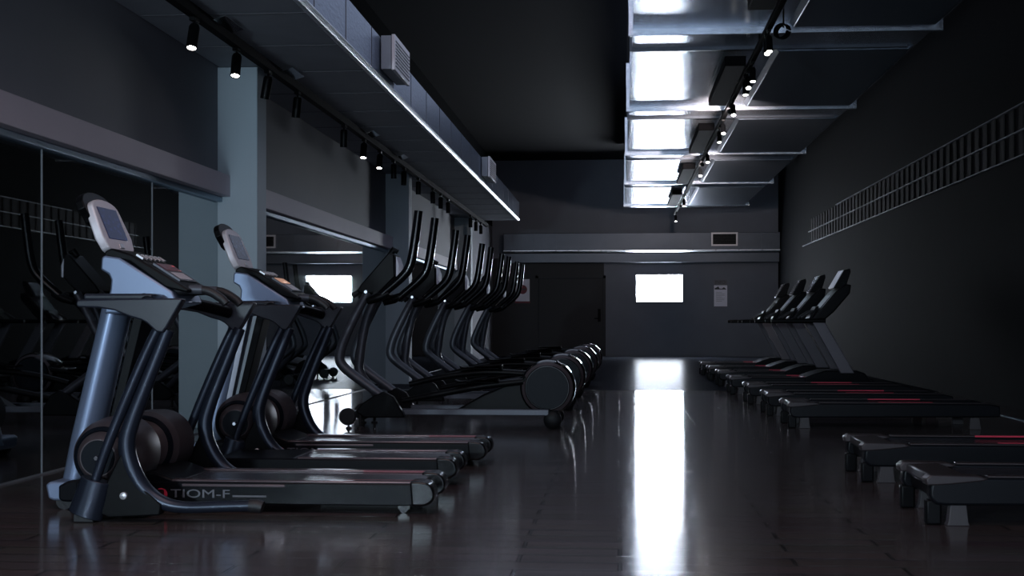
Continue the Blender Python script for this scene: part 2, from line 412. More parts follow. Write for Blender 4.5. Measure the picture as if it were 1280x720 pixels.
# spotlight track under the right duct
def spot(name_loc, tilt, yaw, label, group, lit=True, s=1.0, stem=.10, power=0, color=(1, .85, .8), aim=None):
    o = thing('track_spotlight', name_loc, label, 'spotlight', group)
    MB().box(-.025*s, .025*s, -.06*s, .06*s, -.035*s, 0).build('adapter', M['black'], o, bevel=.004)
    MB().tube([(0, 0, -.02), (0, 0, -stem)], .010*s, 8).build('stem', M['black'], o)
    rot = Matrix.Rotation(yaw, 4, 'Z') @ Matrix.Rotation(tilt, 4, 'X')
    L = .20*s; r = .045*s
    b = MB(); b.lathe(0, 0, [(-.02, 0), (-.02, r*.8), (0, r), (L-.01, r), (L, r*1.02), (L, r*.85), (L-.02, r*.8), (L-.02, 0)], 20)
    rr = Matrix.Rotation(-math.pi/2, 4, 'X')      # along y -> along -z
    bmesh.ops.transform(b.bm, matrix=Matrix.Translation((0, 0, -stem)) @ rot @ rr, verts=b.bm.verts)
    h = b.build('lamp_head', M['black'], o)
    b = MB(); b.lathe(0, 0, [(L-.015, 0), (L-.015, r*.8), (L-.006, r*.8), (L-.006, 0)], 20)
    bmesh.ops.transform(b.bm, matrix=Matrix.Translation((0, 0, -stem)) @ rot @ rr, verts=b.bm.verts)
    b.build('lens', M['lens'] if lit else M['black_gloss'], h)
    if power:
        d = bpy.data.lights.new('spot_glow', 'SPOT'); d.energy = power; d.color = color; d.spot_size = R(95); d.spot_blend = .8; d.shadow_soft_size = .04
        lo = bpy.data.objects.new('spot_glow', d); COL.objects.link(lo); lo.parent = o
        dirv = (rot.to_3x3() @ Vector((0, 0, -1)))
        lo.location = Vector((0, 0, -stem))+dirv*(L+.01); lo.rotation_euler = ((Vector(aim)-Vector(name_loc)) if aim else dirv).to_track_quat('-Z', 'Y').to_euler()
        if aim: d.spot_size = R(40)
    return o
TX = 1.52; TZ = 4.02
tr = thing('lighting_track', (TX, 0, TZ), 'black lighting track slung under the wide duct on the right', 'lighting track')
MB().box(-.03, .03, 2, YZ(36.5, TX), -.02, .025).build('rail', M['matt_black'], tr)
b = MB()
for y in fl: b.tube([(0, y-.27, .02), (0, y-.27, .128)], .012, 8)
b.build('hangers', M['black'], tr)
for k, (a, c) in enumerate(zip(fl, fl[1:]+[dend])):
    L_ = (c-a)*.55
    o = thing('driver_box', (TX-.14, a+.82+L_/2, TZ+.12), 'flat black box hanging beside the right lighting track, %s from the camera' % ('first', 'second', 'third', 'fourth', 'last')[k], 'lamp driver', 'black boxes beside the right track')
    MB().box(-.15, .10, -L_/2, L_/2, -.12, 0).build('housing', M['matt_black'], o, bevel=.01)
    MB().box(-.02, .02, -.3, .3, 0, ZD-TZ-.121).build('bracket', M['matt_black'], o)
# a looped cable at the near end of the track
y = yof(10)
cc_ = thing('cable_coil', (TX+.12, y, TZ+.12), 'loop of black cable hanging at the near end of the right lighting track', 'cable')
b = MB()
for k in range(3): b.tube([(.11*math.cos(a*.5)*.6+.02*k, .10*math.sin(a*.5)+.03*k, -.15-.05*math.sin(a*.5)) for a in range(0, 13)], .010, 6)
b.build('loops', M['black'], cc_)
MB().tube([(.03, 0, .078), (.03, 0, -.12)], .010, 6).build('drop', M['black'], cc_)
SP = .8
rs = [(945, 60, 1), (941, 66, 1), (926, 98, 1), (919, 109, 1), (917, 115, 1), (899, 143, 1), (898, 149, 1), (891, 166, 1), (887, 175, 1), (873, 202, 1), (868, 213, 1), (866, 219, 1), (845, 256, 1), (843, 263, 1), (839, 275, 1)]
rlabels = ['first of the string of lit black spotlights under the right duct, counted from the front'] + \
    ['lit black spotlight number %s from the front on the right track' % n for n in 'two three four five six seven eight nine ten eleven twelve thirteen fourteen'.split()] + ['last lit black spotlight at the far end of the right track']
for i, (px, py, on) in enumerate(rs):
    zl = 3.80
    zc = (zl-1)*F/(HY-py); X = (px-VX)*zc*CT/F; Y = YZ(zc, X)
    pw_ = {6: 260, 10: 190, 13: 60}.get(i, 0)
    spot((TX, Y+.06, TZ-.02), R(100) if pw_ else R(-35) if i % 2 else R(-20), R(0), rlabels[i], 'spotlights on the right track', s=.80, stem=.09, power=pw_)

# ------------------------------------------------------------------ left duct
LX = -2.37; LZ0 = 3.41; LZ1 = 3.83; LB = -3.77; ye = YZ(30.8, LX)
ld = thing('air_duct', (LX, 0, LZ0), 'long metal air duct along the top of the left wall', 'duct')
b = MB(); b.box(-.03, 0, -4.5, ye, 0, LZ1-LZ0); b.build('side_sheet', M['duct_left'], ld)
b = MB(); b.box(LB-LX, -.03, -4.5, ye, 0, LZ1-LZ0-.01); b.build('duct_body', M['duct_under'], ld)
b = MB(); b.prism([(-.012, -.018), (.012, .017), (.012, .03), (.001, .03), (.001, -.001), (-.05, -.001), (-.05, -.018)], -4.5, ye); b.build('corner_angle', M['duct_edge'], ld)
seam = None
for i in range(30):
    y = -3+i*1.18
    if y > ye-.2: break
    if seam is None:
        b = MB(); b.prism([(LB-LX+.02, -.004), (LB-LX+.02, .001), (-.001, .001), (-.001, LZ1-LZ0), (.004, LZ1-LZ0), (.004, .03), (-.05, .001), (-.05, -.004)], 0, .012)
        seam = b.build('joint_seam', M['mark'], ld); c = seam
    else: c = seam.copy(); COL.objects.link(c); c.parent = ld
    c.location = (0, y, 0)
def outlet(px0, px1, ytop, ybot, xo, lab):
    ya, za = PX(px0, ytop, xo); yb_, zb = PX(px1, ytop, xo); zbo = PX(px0, ybot, xo)[1]
    o = thing('air_outlet', (LX+.012, ya, zbo), lab, 'air vent', 'box outlets on the left duct')
    L = yb_-ya; H = za-zbo; D = xo-LX-.012
    MB().box(0, D-.04, 0, L, 0, H).build('housing', M['duct_under'], o, bevel=.005)
    MB().box(D-.035, D, -.01, L+.01, -.01, H+.01).build('face_plate', M['silver'], o, bevel=.005)
    b = MB()
    for k in range(8): b.box(D, D+.006, .03, L-.03, H*(.1+k*.105), H*(.1+k*.105)+.008)
    b.build('louvres', M['mark'], o)
outlet(494, 512, 44, 86, -2.215, 'larger grey box outlet sticking out of the left duct, nearer the camera')
outlet(612.5, 620, 196, 220, -2.215, 'small grey box outlet near the far end of the left duct')

# left track and its lamps
LTX = -3.2; LTZ = 1+.716*3.2/CT+.03
tr2 = thing('lighting_track', (LTX, 0, LTZ), 'black lighting track along the left wall under the duct', 'lighting track')
MB().box(-.035, .035, -3, YZ(31.5, LTX), -.03, .02).build('rail', M['matt_black'], tr2)
MB().box(-.02, .02, -3, YZ(31.5, LTX), .02, LZ0-LTZ-.02).build('cable_rail', M['matt_black'], tr2)
for px0, px1, k in ((268, 291, 0), (354, 369, 1), (458, 466, 2), (497, 503, 3)):  # chrome plates added to catch light as bright rectangles beside the track
    ya = PX(px0, 100, LTX+.06)[0]; yb_ = PX(px1, 100, LTX+.06)[0]
    MB().slab([(.045, ya, .02), (.15, ya, .052), (.15, yb_, .052), (.045, yb_, .02)], .006).build('glint_plate', M['chrome'], tr2)
    MB().box(.09, .10, (ya+yb_)/2-.01, (ya+yb_)/2+.01, .05, LZ0-LTZ-.02).build('glint_plate_bracket', M['black'], tr2)
ls = [(243, 58, 1, 0), (296, 92, 1, 4), (335, 112, 0, 40), (372, 134, 0, 30), (430, 172, 0, 15), (455, 193, 1, 2), (475, 206, 1, 2), (492, 216, 0, 0), (505, 222, 0, -25),
      (523, 234, 0, 10), (541, 246, 0, 0), (551, 253, 0, 10), (560, 259, 0, 0), (588, 281, 0, 0), (595, 286, 0, 10), (601, 291, 0, 0)]
ln = 'second third fourth fifth sixth seventh eighth ninth tenth eleventh twelfth thirteenth fourteenth fifteenth'.split()
llab = ['lit black spotlight nearest the camera on the left track'] + ['black spotlight on the left track, %s from the camera' % n for n in ln] + ['small black spotlight furthest from the camera on the left track']
for i, (px, py, on, tl) in enumerate(ls):
    Y = PX(px, py, LTX)[0]
    spot((LTX, Y, LTZ-.03), R(-22 if on else 6)+R(tl)*.3, R(tl)*1.2, llab[i], 'spotlights on the left track', lit=bool(on), s=.92, stem=.075, power=0)

# ------------------------------------------------------------------ left treadmills
def rounded(x0, x1, z0, z1, r, n=4, corners='abcd'):
    P = []
    for (cx, cz, a0, c) in ((x1-r, z1-r, 0, 'a'), (x0+r, z1-r, 90, 'b'), (x0+r, z0+r, 180, 'c'), (x1-r, z0+r, 270, 'd')):
        if c in corners:
            for k in range(n+1): a = R(a0+90*k/n); P.append((cx+r*math.cos(a), cz+r*math.sin(a)))
        else: P.append((cx+(r if a0 in (0, 270) else -r), cz+(r if a0 in (0, 90) else -r)))
    return P
DH = .172; HW = .285
def deck_parts(o, xf, xr_, mark=False):
    """running deck of the left row: local x runs from the front (xf) to the rear (xr_)"""
    b = MB()
    for s in (-1, 1):
        y0_, y1_ = (s*HW, s*(HW-.07))
        b.prism([(xf+.1, .045), (xf+.1, DH-.02), (xf+.14, DH-.012), (xr_-.10, DH-.012), (xr_-.03, DH-.03), (xr_-.01, DH-.07), (xr_-.04, .07), (xr_-.14, .045)], y0_, y1_)
    b.box(xf+.1, xr_-.1, -HW+.06, HW-.06, .05, DH-.05)
    b.build('deck_frame', M['deck'], o, bevel=.006)
    for s in (-1, 1):
        MB().box(xf+.62, xr_-.12, s*(HW-.035)-.033, s*(HW-.035)+.033, DH-.014, DH).build('side_rail', M['rail_trim'], o, bevel=.006)
        MB().box(xf+1.55, xr_-.085, s*(HW-.035)+(-s)*.034-.004, s*(HW-.035)+(-s)*.034+.004, DH-.010, DH+.0008).build('red_stripe', M['red_dim'], o)
    b = MB(); b.prism([(xf+.55, DH-.045), (xf+.55, DH-.012), (xr_-.11, DH-.012), (xr_-.085, DH-.02), (xr_-.075, DH-.05), (xr_-.12, DH-.06)], -HW+.07, HW-.07)
    b.build('running_belt', M['belt'], o, bevel=.003)
    for s in (-1, 1):
        y0_, y1_ = (s*(HW+.006), s*(HW-.15))
        b = MB(); b.prism([(xr_-.12, .045), (xr_-.13, DH+.001), (xr_-.065, DH), (xr_-.045, DH-.004), (xr_-.028, DH-.012), (xr_-.015, DH-.024), (xr_-.006, DH-.040), (xr_-.001, DH-.058), (xr_, DH-.075), (xr_-.004, .075), (xr_-.02, .06), (xr_-.05, .045)], y0_, y1_)
        b.build('rear_end_cap', M['cap_gloss'], o, bevel=.012, seg=4)
    b = MB(); b.tube([(xr_-.065, -HW+.14, DH-.06), (xr_-.065, HW-.14, DH-.06)], .03, 20); b.build('rear_roller', M['black'], o)
    for s in (-1, 1):
        b = MB(); b.box(xr_-.20, xr_-.14, s*(HW-.08)-.02, s*(HW-.08)+.02, .02, .06); b.lathe(xr_-.17, .022, [(s*(HW-.08)-.025, 0), (s*(HW-.08)-.025, .022), (s*(HW-.08)+.025, .022), (s*(HW-.08)+.025, 0)], 16)
        b.build('rear_foot', M['black_gloss'], o)
def hood_parts(o, xf):
    b = MB(); b.prism([(xf+.02, .045), (xf, .06), (xf+.0, .13), (xf+.05, .155), (xf+.28, .20), (xf+.52, .21), (xf+.66, DH-.012), (xf+.66, .045)], -HW+.01, HW-.01)
    b.build('motor_hood', M['deck'], o, bevel=.012, seg=3)
    b = MB(); b.prism([(xf-.06, .06), (xf-.075, .135), (xf-.05, .15), (xf+.2, .15), (xf+.2, .05), (xf-.03, .05)], -HW+.02, HW-.02)
    b.build('front_bumper', M['column'], o, bevel=.012, seg=3)
    for s in (-1, 1):
        b = MB(); b.lathe(xf+.02, .045, [(s*(HW-.06)-.02, 0), (s*(HW-.06)-.02, .045), (s*(HW-.06)+.02, .045), (s*(HW-.06)+.02, 0)], 20)
        b.build('transport_wheel', M['rubber'], o)

YC1 = 7.0
def treadmill_full(name_label):
    X0 = -2.0; Yn = 6.30; Yc = YC1
    o = thing('treadmill', (X0, Yc, 0), name_label, 'treadmill', 'treadmills in the left row')
    def L(p, Y, dy=0): x, z = PY(p[0], p[1], Y); return (x-X0, Y-Yc+dy, z)
    def L2(pts, Y): return [(PY(a, c, Y)[0]-X0, PY(a, c, Y)[1]) for a, c in pts]
    xf = -.98; xr_ = 1.04
    deck_parts(o, xf, xr_); hood_parts(o, xf)
    HU = .64                                                   # half spacing of the uprights
    # near side geometry traced from the photo, mirrored to the far side
    arm = L2([(92, 380), (93, 376), (97, 374.5), (160, 373), (222, 372.5), (226, 374), (222, 381), (206, 409), (201, 416), (193, 415), (181, 404), (174, 400), (160, 396), (140, 388), (120, 384.5), (94, 384)], Yn)
    fu = [(197, 402), (178, 440), (150, 505), (128, 560), (112, 606)]
    ru = [(203, 412), (190, 445), (172, 490), (157, 530), (151, 556), (156, 584), (172, 613), (196, 631), (225, 637), (270, 636), (309, 635)]
    boot = [(115, 601), (109, 622), (101, 646)]
    for s in (-1, 1):
        dy = s*HU
        b = MB(); n = len(arm)
        b.prism(arm, dy-.035, dy+.035)
        b.build('armrest', M['arm'], o, bevel=.012, seg=3)
        P = lambda l: [(PY(a, c, Yn)[0]-X0, 0, PY(a, c, Yn)[1]) for a, c in l]
        fp = [(x, dy+(-s)*.00, z) for x, _, z in P(fu)]
        MB().tube(fp, [.026, .026, .027, .026, .024], 14, smooth=4).build('front_upright', M['tube'], o)
        rp = [(x, dy-s*.02, z) for x, _, z in P(ru)]
        rt = MB().tube(rp, [.034, .034, .036, .040, .043, .044, .042, .036, .030, .029, .029], 16, smooth=5).build('rear_upright', M['tube'], o)
        xe, _, ze = rp[-1]
        MB().tube([(xe-.01, dy-s*.02, ze), (xe+.03, dy-s*.02, ze-.001), (xe+.055, dy-s*.02, ze-.008)], [.034, .035, .031], 16).build('rubber_end', M['rubber'], rt)
        bp_ = [(x, dy, z) for x, _, z in P(boot)]
        bt = MB().tube(bp_, [.078, .084, .090], 24, sy=.75).build('foot_boot', M['tube'], o, bevel=.004)
        x, _, z = bp_[-1]
        MB().box(x-.05, x+.055, dy-.04, dy+.04, 0, .045).build('foot_pad', M['rubber'], bt, bevel=.006)
        sp = L2([(128, 606), (150, 562), (160, 582), (176, 612), (198, 632), (196, 646), (132, 649), (112, 640)], Yn)
        pl = MB().prism(sp, dy+s*.02, dy-s*.05).build('side_plate', M['black'], o, bevel=.008)
        bx, bz = L2([(151, 621)], Yn)[0]
        MB().lathe(bx, bz, [(dy+s*.015, .02), (dy+s*.032, .018), (dy+s*.036, .010), (dy+s*.036, 0)], 20).build('plate_bolt', M['bolt'], pl)
        xs = L2([(140, 632)], Yn)[0][0]
        MB().box(xs-.09, xs+.12, min(dy, s*HW), max(dy, s*HW), .05, .12).build('cross_member', M['black'], o, bevel=.008)
    # wheels either side under the column
    ax, az = -.67, .305
    for s in (-1, 1):
        y = s*.46
        pr = [(y-s*.0, 0)]
        prof = [(s*.50, 0), (s*.50, .095), (s*.495, .102), (s*.455, .128), (s*.440, .132), (s*.432, .150), (s*.40, .172), (s*.34, .190), (s*.25, .198), (s*.13, .198), (s*.10, .188), (s*.10, 0)]
        if s > 0: prof = [(.50, 0), (.50, .16), (.47, .186), (.30, .196), (.20, .19), (.16, .165), (.14, .150), (.13, .148), (.10, .12), (.08, .10), (.07, 0)]
        wh = MB().lathe(ax, az, prof, 56).build('drive_wheel', M['wheel'], o, angle=25)
        if s < 0:
            MB().lathe(ax, az, [(-.503, 0), (-.503, .088), (-.497, .092), (-.49, 0)], 48).build('wheel_face', M['wheel_dark'], wh)
            MB().lathe(ax, az, [(-.445, .131), (-.452, .137), (-.43, .156), (-.425, .15)], 56).build('wheel_ring', M['wheel_dark'], wh)
            MB().lathe(ax, az, [(-.525, 0), (-.525, .012), (-.518, .018), (-.50, .018)], 6).build('hub_bolt', M['chrome'], wh)
        else:
            MB().lathe(ax, az, [(.128, .148), (.125, .152), (.148, .172), (.155, .168)], 56).build('wheel_ring', M['wheel_dark'], wh)
    MB().tube([(ax, -.3, az), (ax, .3, az)], .035, 16).build('wheel_axle', M['black'], o)
    # column
    Ycol = Yc-.12
    c0 = L2([(131, 386), (166, 386), (129, 545), (118, 612), (80, 612), (97, 535)], Ycol)
    cl = [(x, -.02, z) for x, z in L2([(149, 384), (112, 545), (99, 612)], Yc)]
    cc = MB().tube(cl, [.075, .080, .082], 28, sy=1.5).build('column', M['column'], o)
    MB().prism(L2([(167, 386), (180, 386), (137, 560), (122, 600), (119, 600), (130, 545)], Ycol), -.10, .09).build('column_back', M['black'], o, bevel=.006)
    # console neck and panel
    Yk = Yc-.15
    Yk = Yc-.21
    nk = L2([(127, 322), (131, 319), (150, 322), (215, 364), (222, 378), (165, 392), (130, 392), (138, 362), (139, 350), (136, 343), (126, 337)], Yk)
    MB().prism(nk, -.215, .215).build('console_neck', M['column'], o, bevel=.012, seg=3)
    pn = L2([(131, 314), (139, 310), (164, 318), (236, 362), (234, 366), (206, 359), (162, 327), (129, 320)], Yk)
    cp = MB().prism(pn, -.21, .21).build('control_panel', M['black'], o, bevel=.010, seg=3)
    (xa, za), (xb, zb) = L2([(166, 317), (234, 361)], Yk)
    d = Vector((xb-xa, 0, zb-za)).normalized(); nn = Vector((-d.z, 0, d.x))
    if nn.z < 0: nn = -nn
    A = Vector((xa, 0, za)); Ln = math.hypot(xb-xa, zb-za)
    def onp(t0, t1, y0_, y1_, name, m, par, h=.004, th=.006):
        q = [A+d*Ln*t0+nn*h+Vector((0, y0_, 0)), A+d*Ln*t1+nn*h+Vector((0, y0_, 0)), A+d*Ln*t1+nn*h+Vector((0, y1_, 0)), A+d*Ln*t0+nn*h+Vector((0, y1_, 0))]
        q = [p-nn*(h+.004) for p in q]
        bb = MB(); 
        a_ = [bb.bm.verts.new(p) for p in q]; c_ = [bb.bm.verts.new(p+nn*(h+.004+th)) for p in q]
        bb.bm.faces.new(a_); bb.bm.faces.new(c_[::-1])
        for i in range(4): bb.bm.faces.new((a_[i], c_[i], c_[(i+1) % 4], a_[(i+1) % 4]))
        return bb.build(name, m, par, bevel=.002)
    onp(.28, .78, -.14, .14, 'display_bezel', M['etube'], cp)
    onp(.31, .50, -.12, .12, 'display', M['disp_red'], cp, h=.008)
    onp(.54, .74, -.10, .10, 'key_pad', M['silver'], cp, h=.008, th=.003)
    for i in range(6):
        onp(.03, .16, -.19+i*.065, -.16+i*.065, 'button', M['bolt'], cp, h=.004, th=.005)
    # television: faces the runner (+x), leaning back
    (bx, bz), (tx, tz) = (-.745, 1.378), (-.876, 1.690)
    u = Vector((tx-bx, 0, tz-bz)).normalized(); nrm = Vector((u.z, 0, -u.x)); H = math.hypot(tx-bx, tz-bz)
    def plate(pts, d0, d1, name, m, par, bev=.006):            # pts (y, v) on the tv plane
        bb = MB(); a_ = [bb.bm.verts.new(Vector((bx, y, bz))+u*v+nrm*d0) for y, v in pts]; c_ = [bb.bm.verts.new(Vector((bx, y, bz))+u*v+nrm*d1) for y, v in pts]
        bb.bm.faces.new(a_); bb.bm.faces.new(c_[::-1]); n = len(pts)
        for i in range(n): bb.bm.faces.new((a_[i], c_[i], c_[(i+1) % n], a_[(i+1) % n]))
        return bb.build(name, m, par, bevel=bev, seg=3)
    def outline(w0, w1, v0, v1, arch, n=10):
        P = []
        for k in range(n+1):
            a = math.pi*k/n; P.append((w1*math.cos(a), v1-arch+arch*math.sin(a)**.7 if 0 < k < n else v1-arch))
        P += [(-w0-.01, v0+.09), (-w0+.02, v0+.02), (-w0+.06, v0), (w0-.06, v0), (w0-.02, v0+.02), (w0+.01, v0+.09)]
        return P
    tv = plate(outline(.20, .185, 0, H-.02, .08), -.03, .02, 'television', M['silver'], o, .010)
    plate(outline(.20, .215, .17, H+.035, .11), -.055, -.012, 'visor', M['black'], tv, .012)
    plate([(-.135, .075), (.135, .075), (.135, H-.075), (-.135, H-.075)], .016, .023, 'screen', M['tv_blue'], tv, .002)
    plate([(-.03, .022), (.03, .022), (.03, .052), (-.03, .052)], .018, .026, 'menu_button', M['bolt'], tv, .004)
    plate([(-.06, -.05), (.06, -.05), (.06, .05), (-.06, .05)], -.05, -.015, 'mount', M['black'], tv, .005)
    # cup holder tray and handlebar
    ty = -.33
    MB().box(-.79, -.42, -.40, -.24, 1.115, 1.15).build('side_tray', M['arm'], o, bevel=.012, seg=3)
    MB().box(-.79, -.42, .24, .40, 1.115, 1.15).build('side_tray', M['arm'], o, bevel=.012, seg=3)
    MB().tube([(-.52, -.36, 1.12), (-.52, .36, 1.12)], .03, 14).build('cross_bar', M['black'], o)
    for s in (-1, 1):
        # arm bracket from the console to the armrest
        MB().tube([(-.50, s*.30, 1.12), (-.40, s*.48, 1.09), (-.32, s*.60, 1.06)], .035, 14).build('rail_bracket', M['black'], o)
        g = MB().tube([(-.46, s*.12, 1.15), (-.34, s*.13, 1.175), (-.22, s*.13, 1.172), (-.14, s*.13, 1.13), (-.11, s*.13, 1.10)], [.022, .024, .024, .024, .022], 14, smooth=4).build('hand_grip', M['rubber'], o)
        MB().tube([(-.31, s*.13, 1.178), (-.24, s*.13, 1.176)], .026, 14).build('pulse_sensor', M['etube'], g)
    # side marking
    lx, lz = L2([(212, 622)], Yc-HW)[0]
    y = -HW-.003
    em = MB().lathe(lx-.045, .092, [(y, 0), (y, .034), (y+.003, .034)], 24).build('emblem', M['red'], o)
    MB().box(lx-.105, lx-.07, y-.001, y+.003, .104, .112).build('emblem_tail', M['red'], em)
    lt = text_obj('lettering', 'TIOM-F', .062, (lx+.005, y, .078), (R(90), 0, 0), M['mark'], o); lt.scale = (1.6, 1, 1)
    MB().box(lx+.34, lx+.52, y, y+.003, .083, .092).build('lettering_line', M['mark'], o)
    MB().box(-.30, .25, -HW-.004, -HW+.002, .136, .150).build('side_trim', M['rail_trim'], o, bevel=.002)
    return o
T1 = treadmill_full('nearest left treadmill with blue television screen and red emblem on its side')
T3 = copy_tree(T1); T3.location = (-1.965, 9.28, 0)
tag(T3, 'second console treadmill on the left, in front of the pillar, with amber lit display')
for ch in [c for c in bpy.data.objects if c.parent == T3]:
    if ch.name.startswith('column') and not ch.name.startswith('column_back'):
        MB().prism([(-.715, 1.03), (-.680, 1.03), (-.845, .25), (-.880, .25)], -.150, -.128).build('column_strip', M['column_strip'], ch)
    if ch.name.startswith(('control_panel', 'television')):
        for g in [c for c in bpy.data.objects if c.parent == ch]:
            if g.name.startswith('display') and 'bezel' not in g.name: g.data = g.data.copy(); g.data.materials[0] = M['disp_amber']
            if g.name.startswith('screen'): g.data = g.data.copy(); g.data.materials[0] = M['tv_dark']
T2 = thing('treadmill', (-2.0, 8.18, 0), 'low treadmill deck without a console between the two console treadmills', 'treadmill', 'treadmills in the left row')
deck_parts(T2, -.6, 1.01)
MB().prism([(-.6, .045), (-.62, .12), (-.5, .16), (-.0, .165), (.02, .045)], -HW+.01, HW-.01).build('front_cover', M['deck'], T2, bevel=.01)

# ------------------------------------------------------------------ cross trainers
def cross_trainer(label):
    Yn = 12.12; Yc = 12.5; X0 = -1.6
    o = thing('elliptical_trainer', (X0, Yc, 0), label, 'elliptical trainer', 'cross trainers in the row beside the mirrors')
    P = lambda l, Y=Yn: [(PY(a, c, Y)[0]-X0, PY(a, c, Y)[1]) for a, c in l]
    HS = .36
    # flywheel drum
    (fx_, fz_), = P([(684, 485)], Yc-.2)
    fw = MB().lathe(fx_, fz_, [(-.2, 0), (-.2, .205), (-.19, .215), (-.17, .245), (-.13, .262), (.13, .262), (.18, .24), (.2, .2), (.2, 0)], 56).build('flywheel_cover', M['black_gloss'], o, angle=30)
    MB().lathe(fx_-.0, fz_, [(-.206, 0), (-.206, .195), (-.2, .2), (-.19, 0)], 48).build('flywheel_disc', M['wheel_dark'], fw)
    MB().lathe(fx_, fz_, [(-.194, .214), (-.176, .242), (-.170, .240), (-.188, .212)], 48).build('flywheel_ring', M['wheel'], fw)
    (ex, ez), = P([(690, 525)])
    for s in (-1, 1):
        MB().lathe(ex, .085, [(s*.27-.03, 0), (s*.27-.03, .07), (s*.27-.02, .085), (s*.27+.02, .085), (s*.27+.03, .07), (s*.27+.03, 0)], 28).build('rear_wheel', M['black'], o)
    MB().box(ex-.05, ex+.05, -.25, .25, .07, .17).build('rear_crossbar', M['black'], o, bevel=.01)
    # base rails
    for s in (-1, 1):
        q = P([(500, 513), (648, 513)])
        MB().box(q[0][0], q[1][0]+.28, s*.27-.03, s*.27+.03, .125, .185).build('base_rail', M['etube'], o, bevel=.008)
    (wx, wz), = P([(434, 523)])
    MB().box(wx+.05, wx+.16, -HS, HS, .10, .17).build('front_crossbar', M['black'], o, bevel=.01)
    for s in (-1, 1):
        y = s*(HS-.0)
        MB().lathe(wx, .112, [(y-.025, 0), (y-.025, .07), (y-.015, .083), (y+.015, .083), (y+.025, .07), (y+.025, 0)], 28).build('front_wheel', M['rubber'], o)
        b = MB(); b.tube([(wx+.01, y, 0), (wx+.01, y, .014), (wx+.01, y, .02), (wx+.01, y, .04)], [.03, .026, .012, .012], 14)
        b.tube([(wx+.12, y, 0), (wx+.12, y, .014), (wx+.12, y, .02), (wx+.12, y, .13)], [.035, .03, .014, .014], 14)
        b.build('levelling_foot', M['rubber'], o)
        sh = P([(452, 505), (468, 494), (480, 489), (492, 496), (504, 516), (506, 522), (455, 522), (445, 514)])
        MB().prism(sh, y-.045, y+.045).build('pivot_shroud', M['black'], o, bevel=.012)
        pts = [(x, y, z) for x, z in P([(494, 509), (470, 490), (440, 468), (427, 456), (424, 445), (430, 424), (446, 390), (459, 366)])]
        fr = MB().tube(pts, [.040, .042, .046, .048, .048, .046, .042, .040], 16, smooth=4).build('frame_tube', M['etube'], o)
        x, z = P([(458, 365)])[0]
        MB().lathe(x, z, [(y-.06, 0), (y-.06, .014), (y-.055, .018), (y+.055, .018), (y+.06, 0)], 14).build('pivot_bolt', M['chrome'], fr)
    # moving arms; left and right half a cycle apart
    for s, sh_ in ((-1, 0), (1, .035)):
        y = s*(HS+.06)
        pts = [(x+sh_, y, z) for x, z in P([(474, 372), (486, 362), (502, 348), (511, 337), (516, 322), (520, 296), (524, 264)])]
        a = MB().tube(pts, [.036, .038, .042, .044, .043, .042, .040], 14, smooth=4).build('swing_arm', M['black_gloss'], o)
        pt2 = [(x, y, z) for x, z in P([(460, 377), (474, 372), (487, 366)])]
        MB().tube(pt2, [.03, .045, .03], 14, smooth=3).build('arm_joint', M['black'], a)
        # link from the arm down to the pedal bar, and the pedal bar to the crank
        pb = P([(498, 503), (545, 494), (600, 484), (652, 478)]) if s < 0 else P([(500, 484), (545, 474), (600, 468), (652, 470)])
        y2 = s*.17
        pbn = MB().tube([(x, y2, z) for x, z in pb], [.028, .032, .034, .03], 12, smooth=4).build('pedal_bar', M['black'], o)
        x, z = pb[2]
        MB().prism([(x-.24, z+.035), (x-.26, z+.065), (x-.22, z+.05), (x+.12, z+.045), (x+.16, z+.075), (x+.16, z+.03)], y2-.075, y2+.075).build('pedal', M['black'], pbn, bevel=.008)
        x, z = pb[3]
        MB().tube([(x, y2, z), (fx_-.20, s*.17, fz_+.10)], .022, 12).build('crank', M['black'], o)
    MB().prism(P([(560, 518), (600, 495), (640, 478), (668, 480), (668, 520)]), -.10, .10).build('crank_cover', M['black'], o, bevel=.02, seg=3)
    MB().tube([(x, 0, z) for x, z in P([(486, 508), (452, 470), (450, 445), (458, 400), (470, 372)], Yc)], .045, 14, smooth=4).build('centre_mast', M['etube'], o)
    # console wedge, facing the flywheel end
    cw = P([(446, 364), (452, 355), (486, 316), (493, 318), (494, 346), (474, 366), (456, 369)], Yc-.15)
    cs = MB().prism(cw, -.17, .17).build('console', M['black'], o, bevel=.012)
    q = P([(494.5, 320), (498, 330), (498, 345), (494.5, 346)], Yc-.15)
    MB().prism(q, -.13, .13).build('console_display', M['paper'], cs, bevel=.003)
    MB().tube([(x, 0, z) for x, z in P([(484, 318), (489, 311), (494, 314)], Yc-.15)], [.03, .035, .025], 12).build('reading_stand', M['black'], cs)
    # fixed handle at the front
    for s in (-1, 1):
        pts = [(x, s*.13, z) for x, z in P([(476, 352), (460, 358), (449, 364), (440, 370)], Yc-.15)]
        MB().tube(pts, [.022, .024, .026, .026], 12, smooth=3).build('fixed_handle', M['rubber'], o)
    MB().tube([(x, y, z) for (x, z), y in zip(P([(470, 368), (470, 368)], Yn), (-HS-.05, HS+.05))], .028, 12).build('pivot_shaft', M['black'], o)
    # water bottle cage ring
    (x, z), = P([(472, 356)])
    return o
E = cross_trainer('nearest elliptical trainer of the row, in front of the bright mirror reflection')
elab = ['second elliptical trainer from the front in the row beside the mirrors', 'middle elliptical trainer of the row of five beside the mirrors',
        'fourth elliptical trainer from the front in the row beside the mirrors', 'furthest elliptical trainer of the row, next to the far wall posters']
for i, lab in enumerate(elab):
    c = copy_tree(E); c.location = (-1.6+.03*(i+1), 12.5+2.55*(i+1), 0); tag(c, lab)

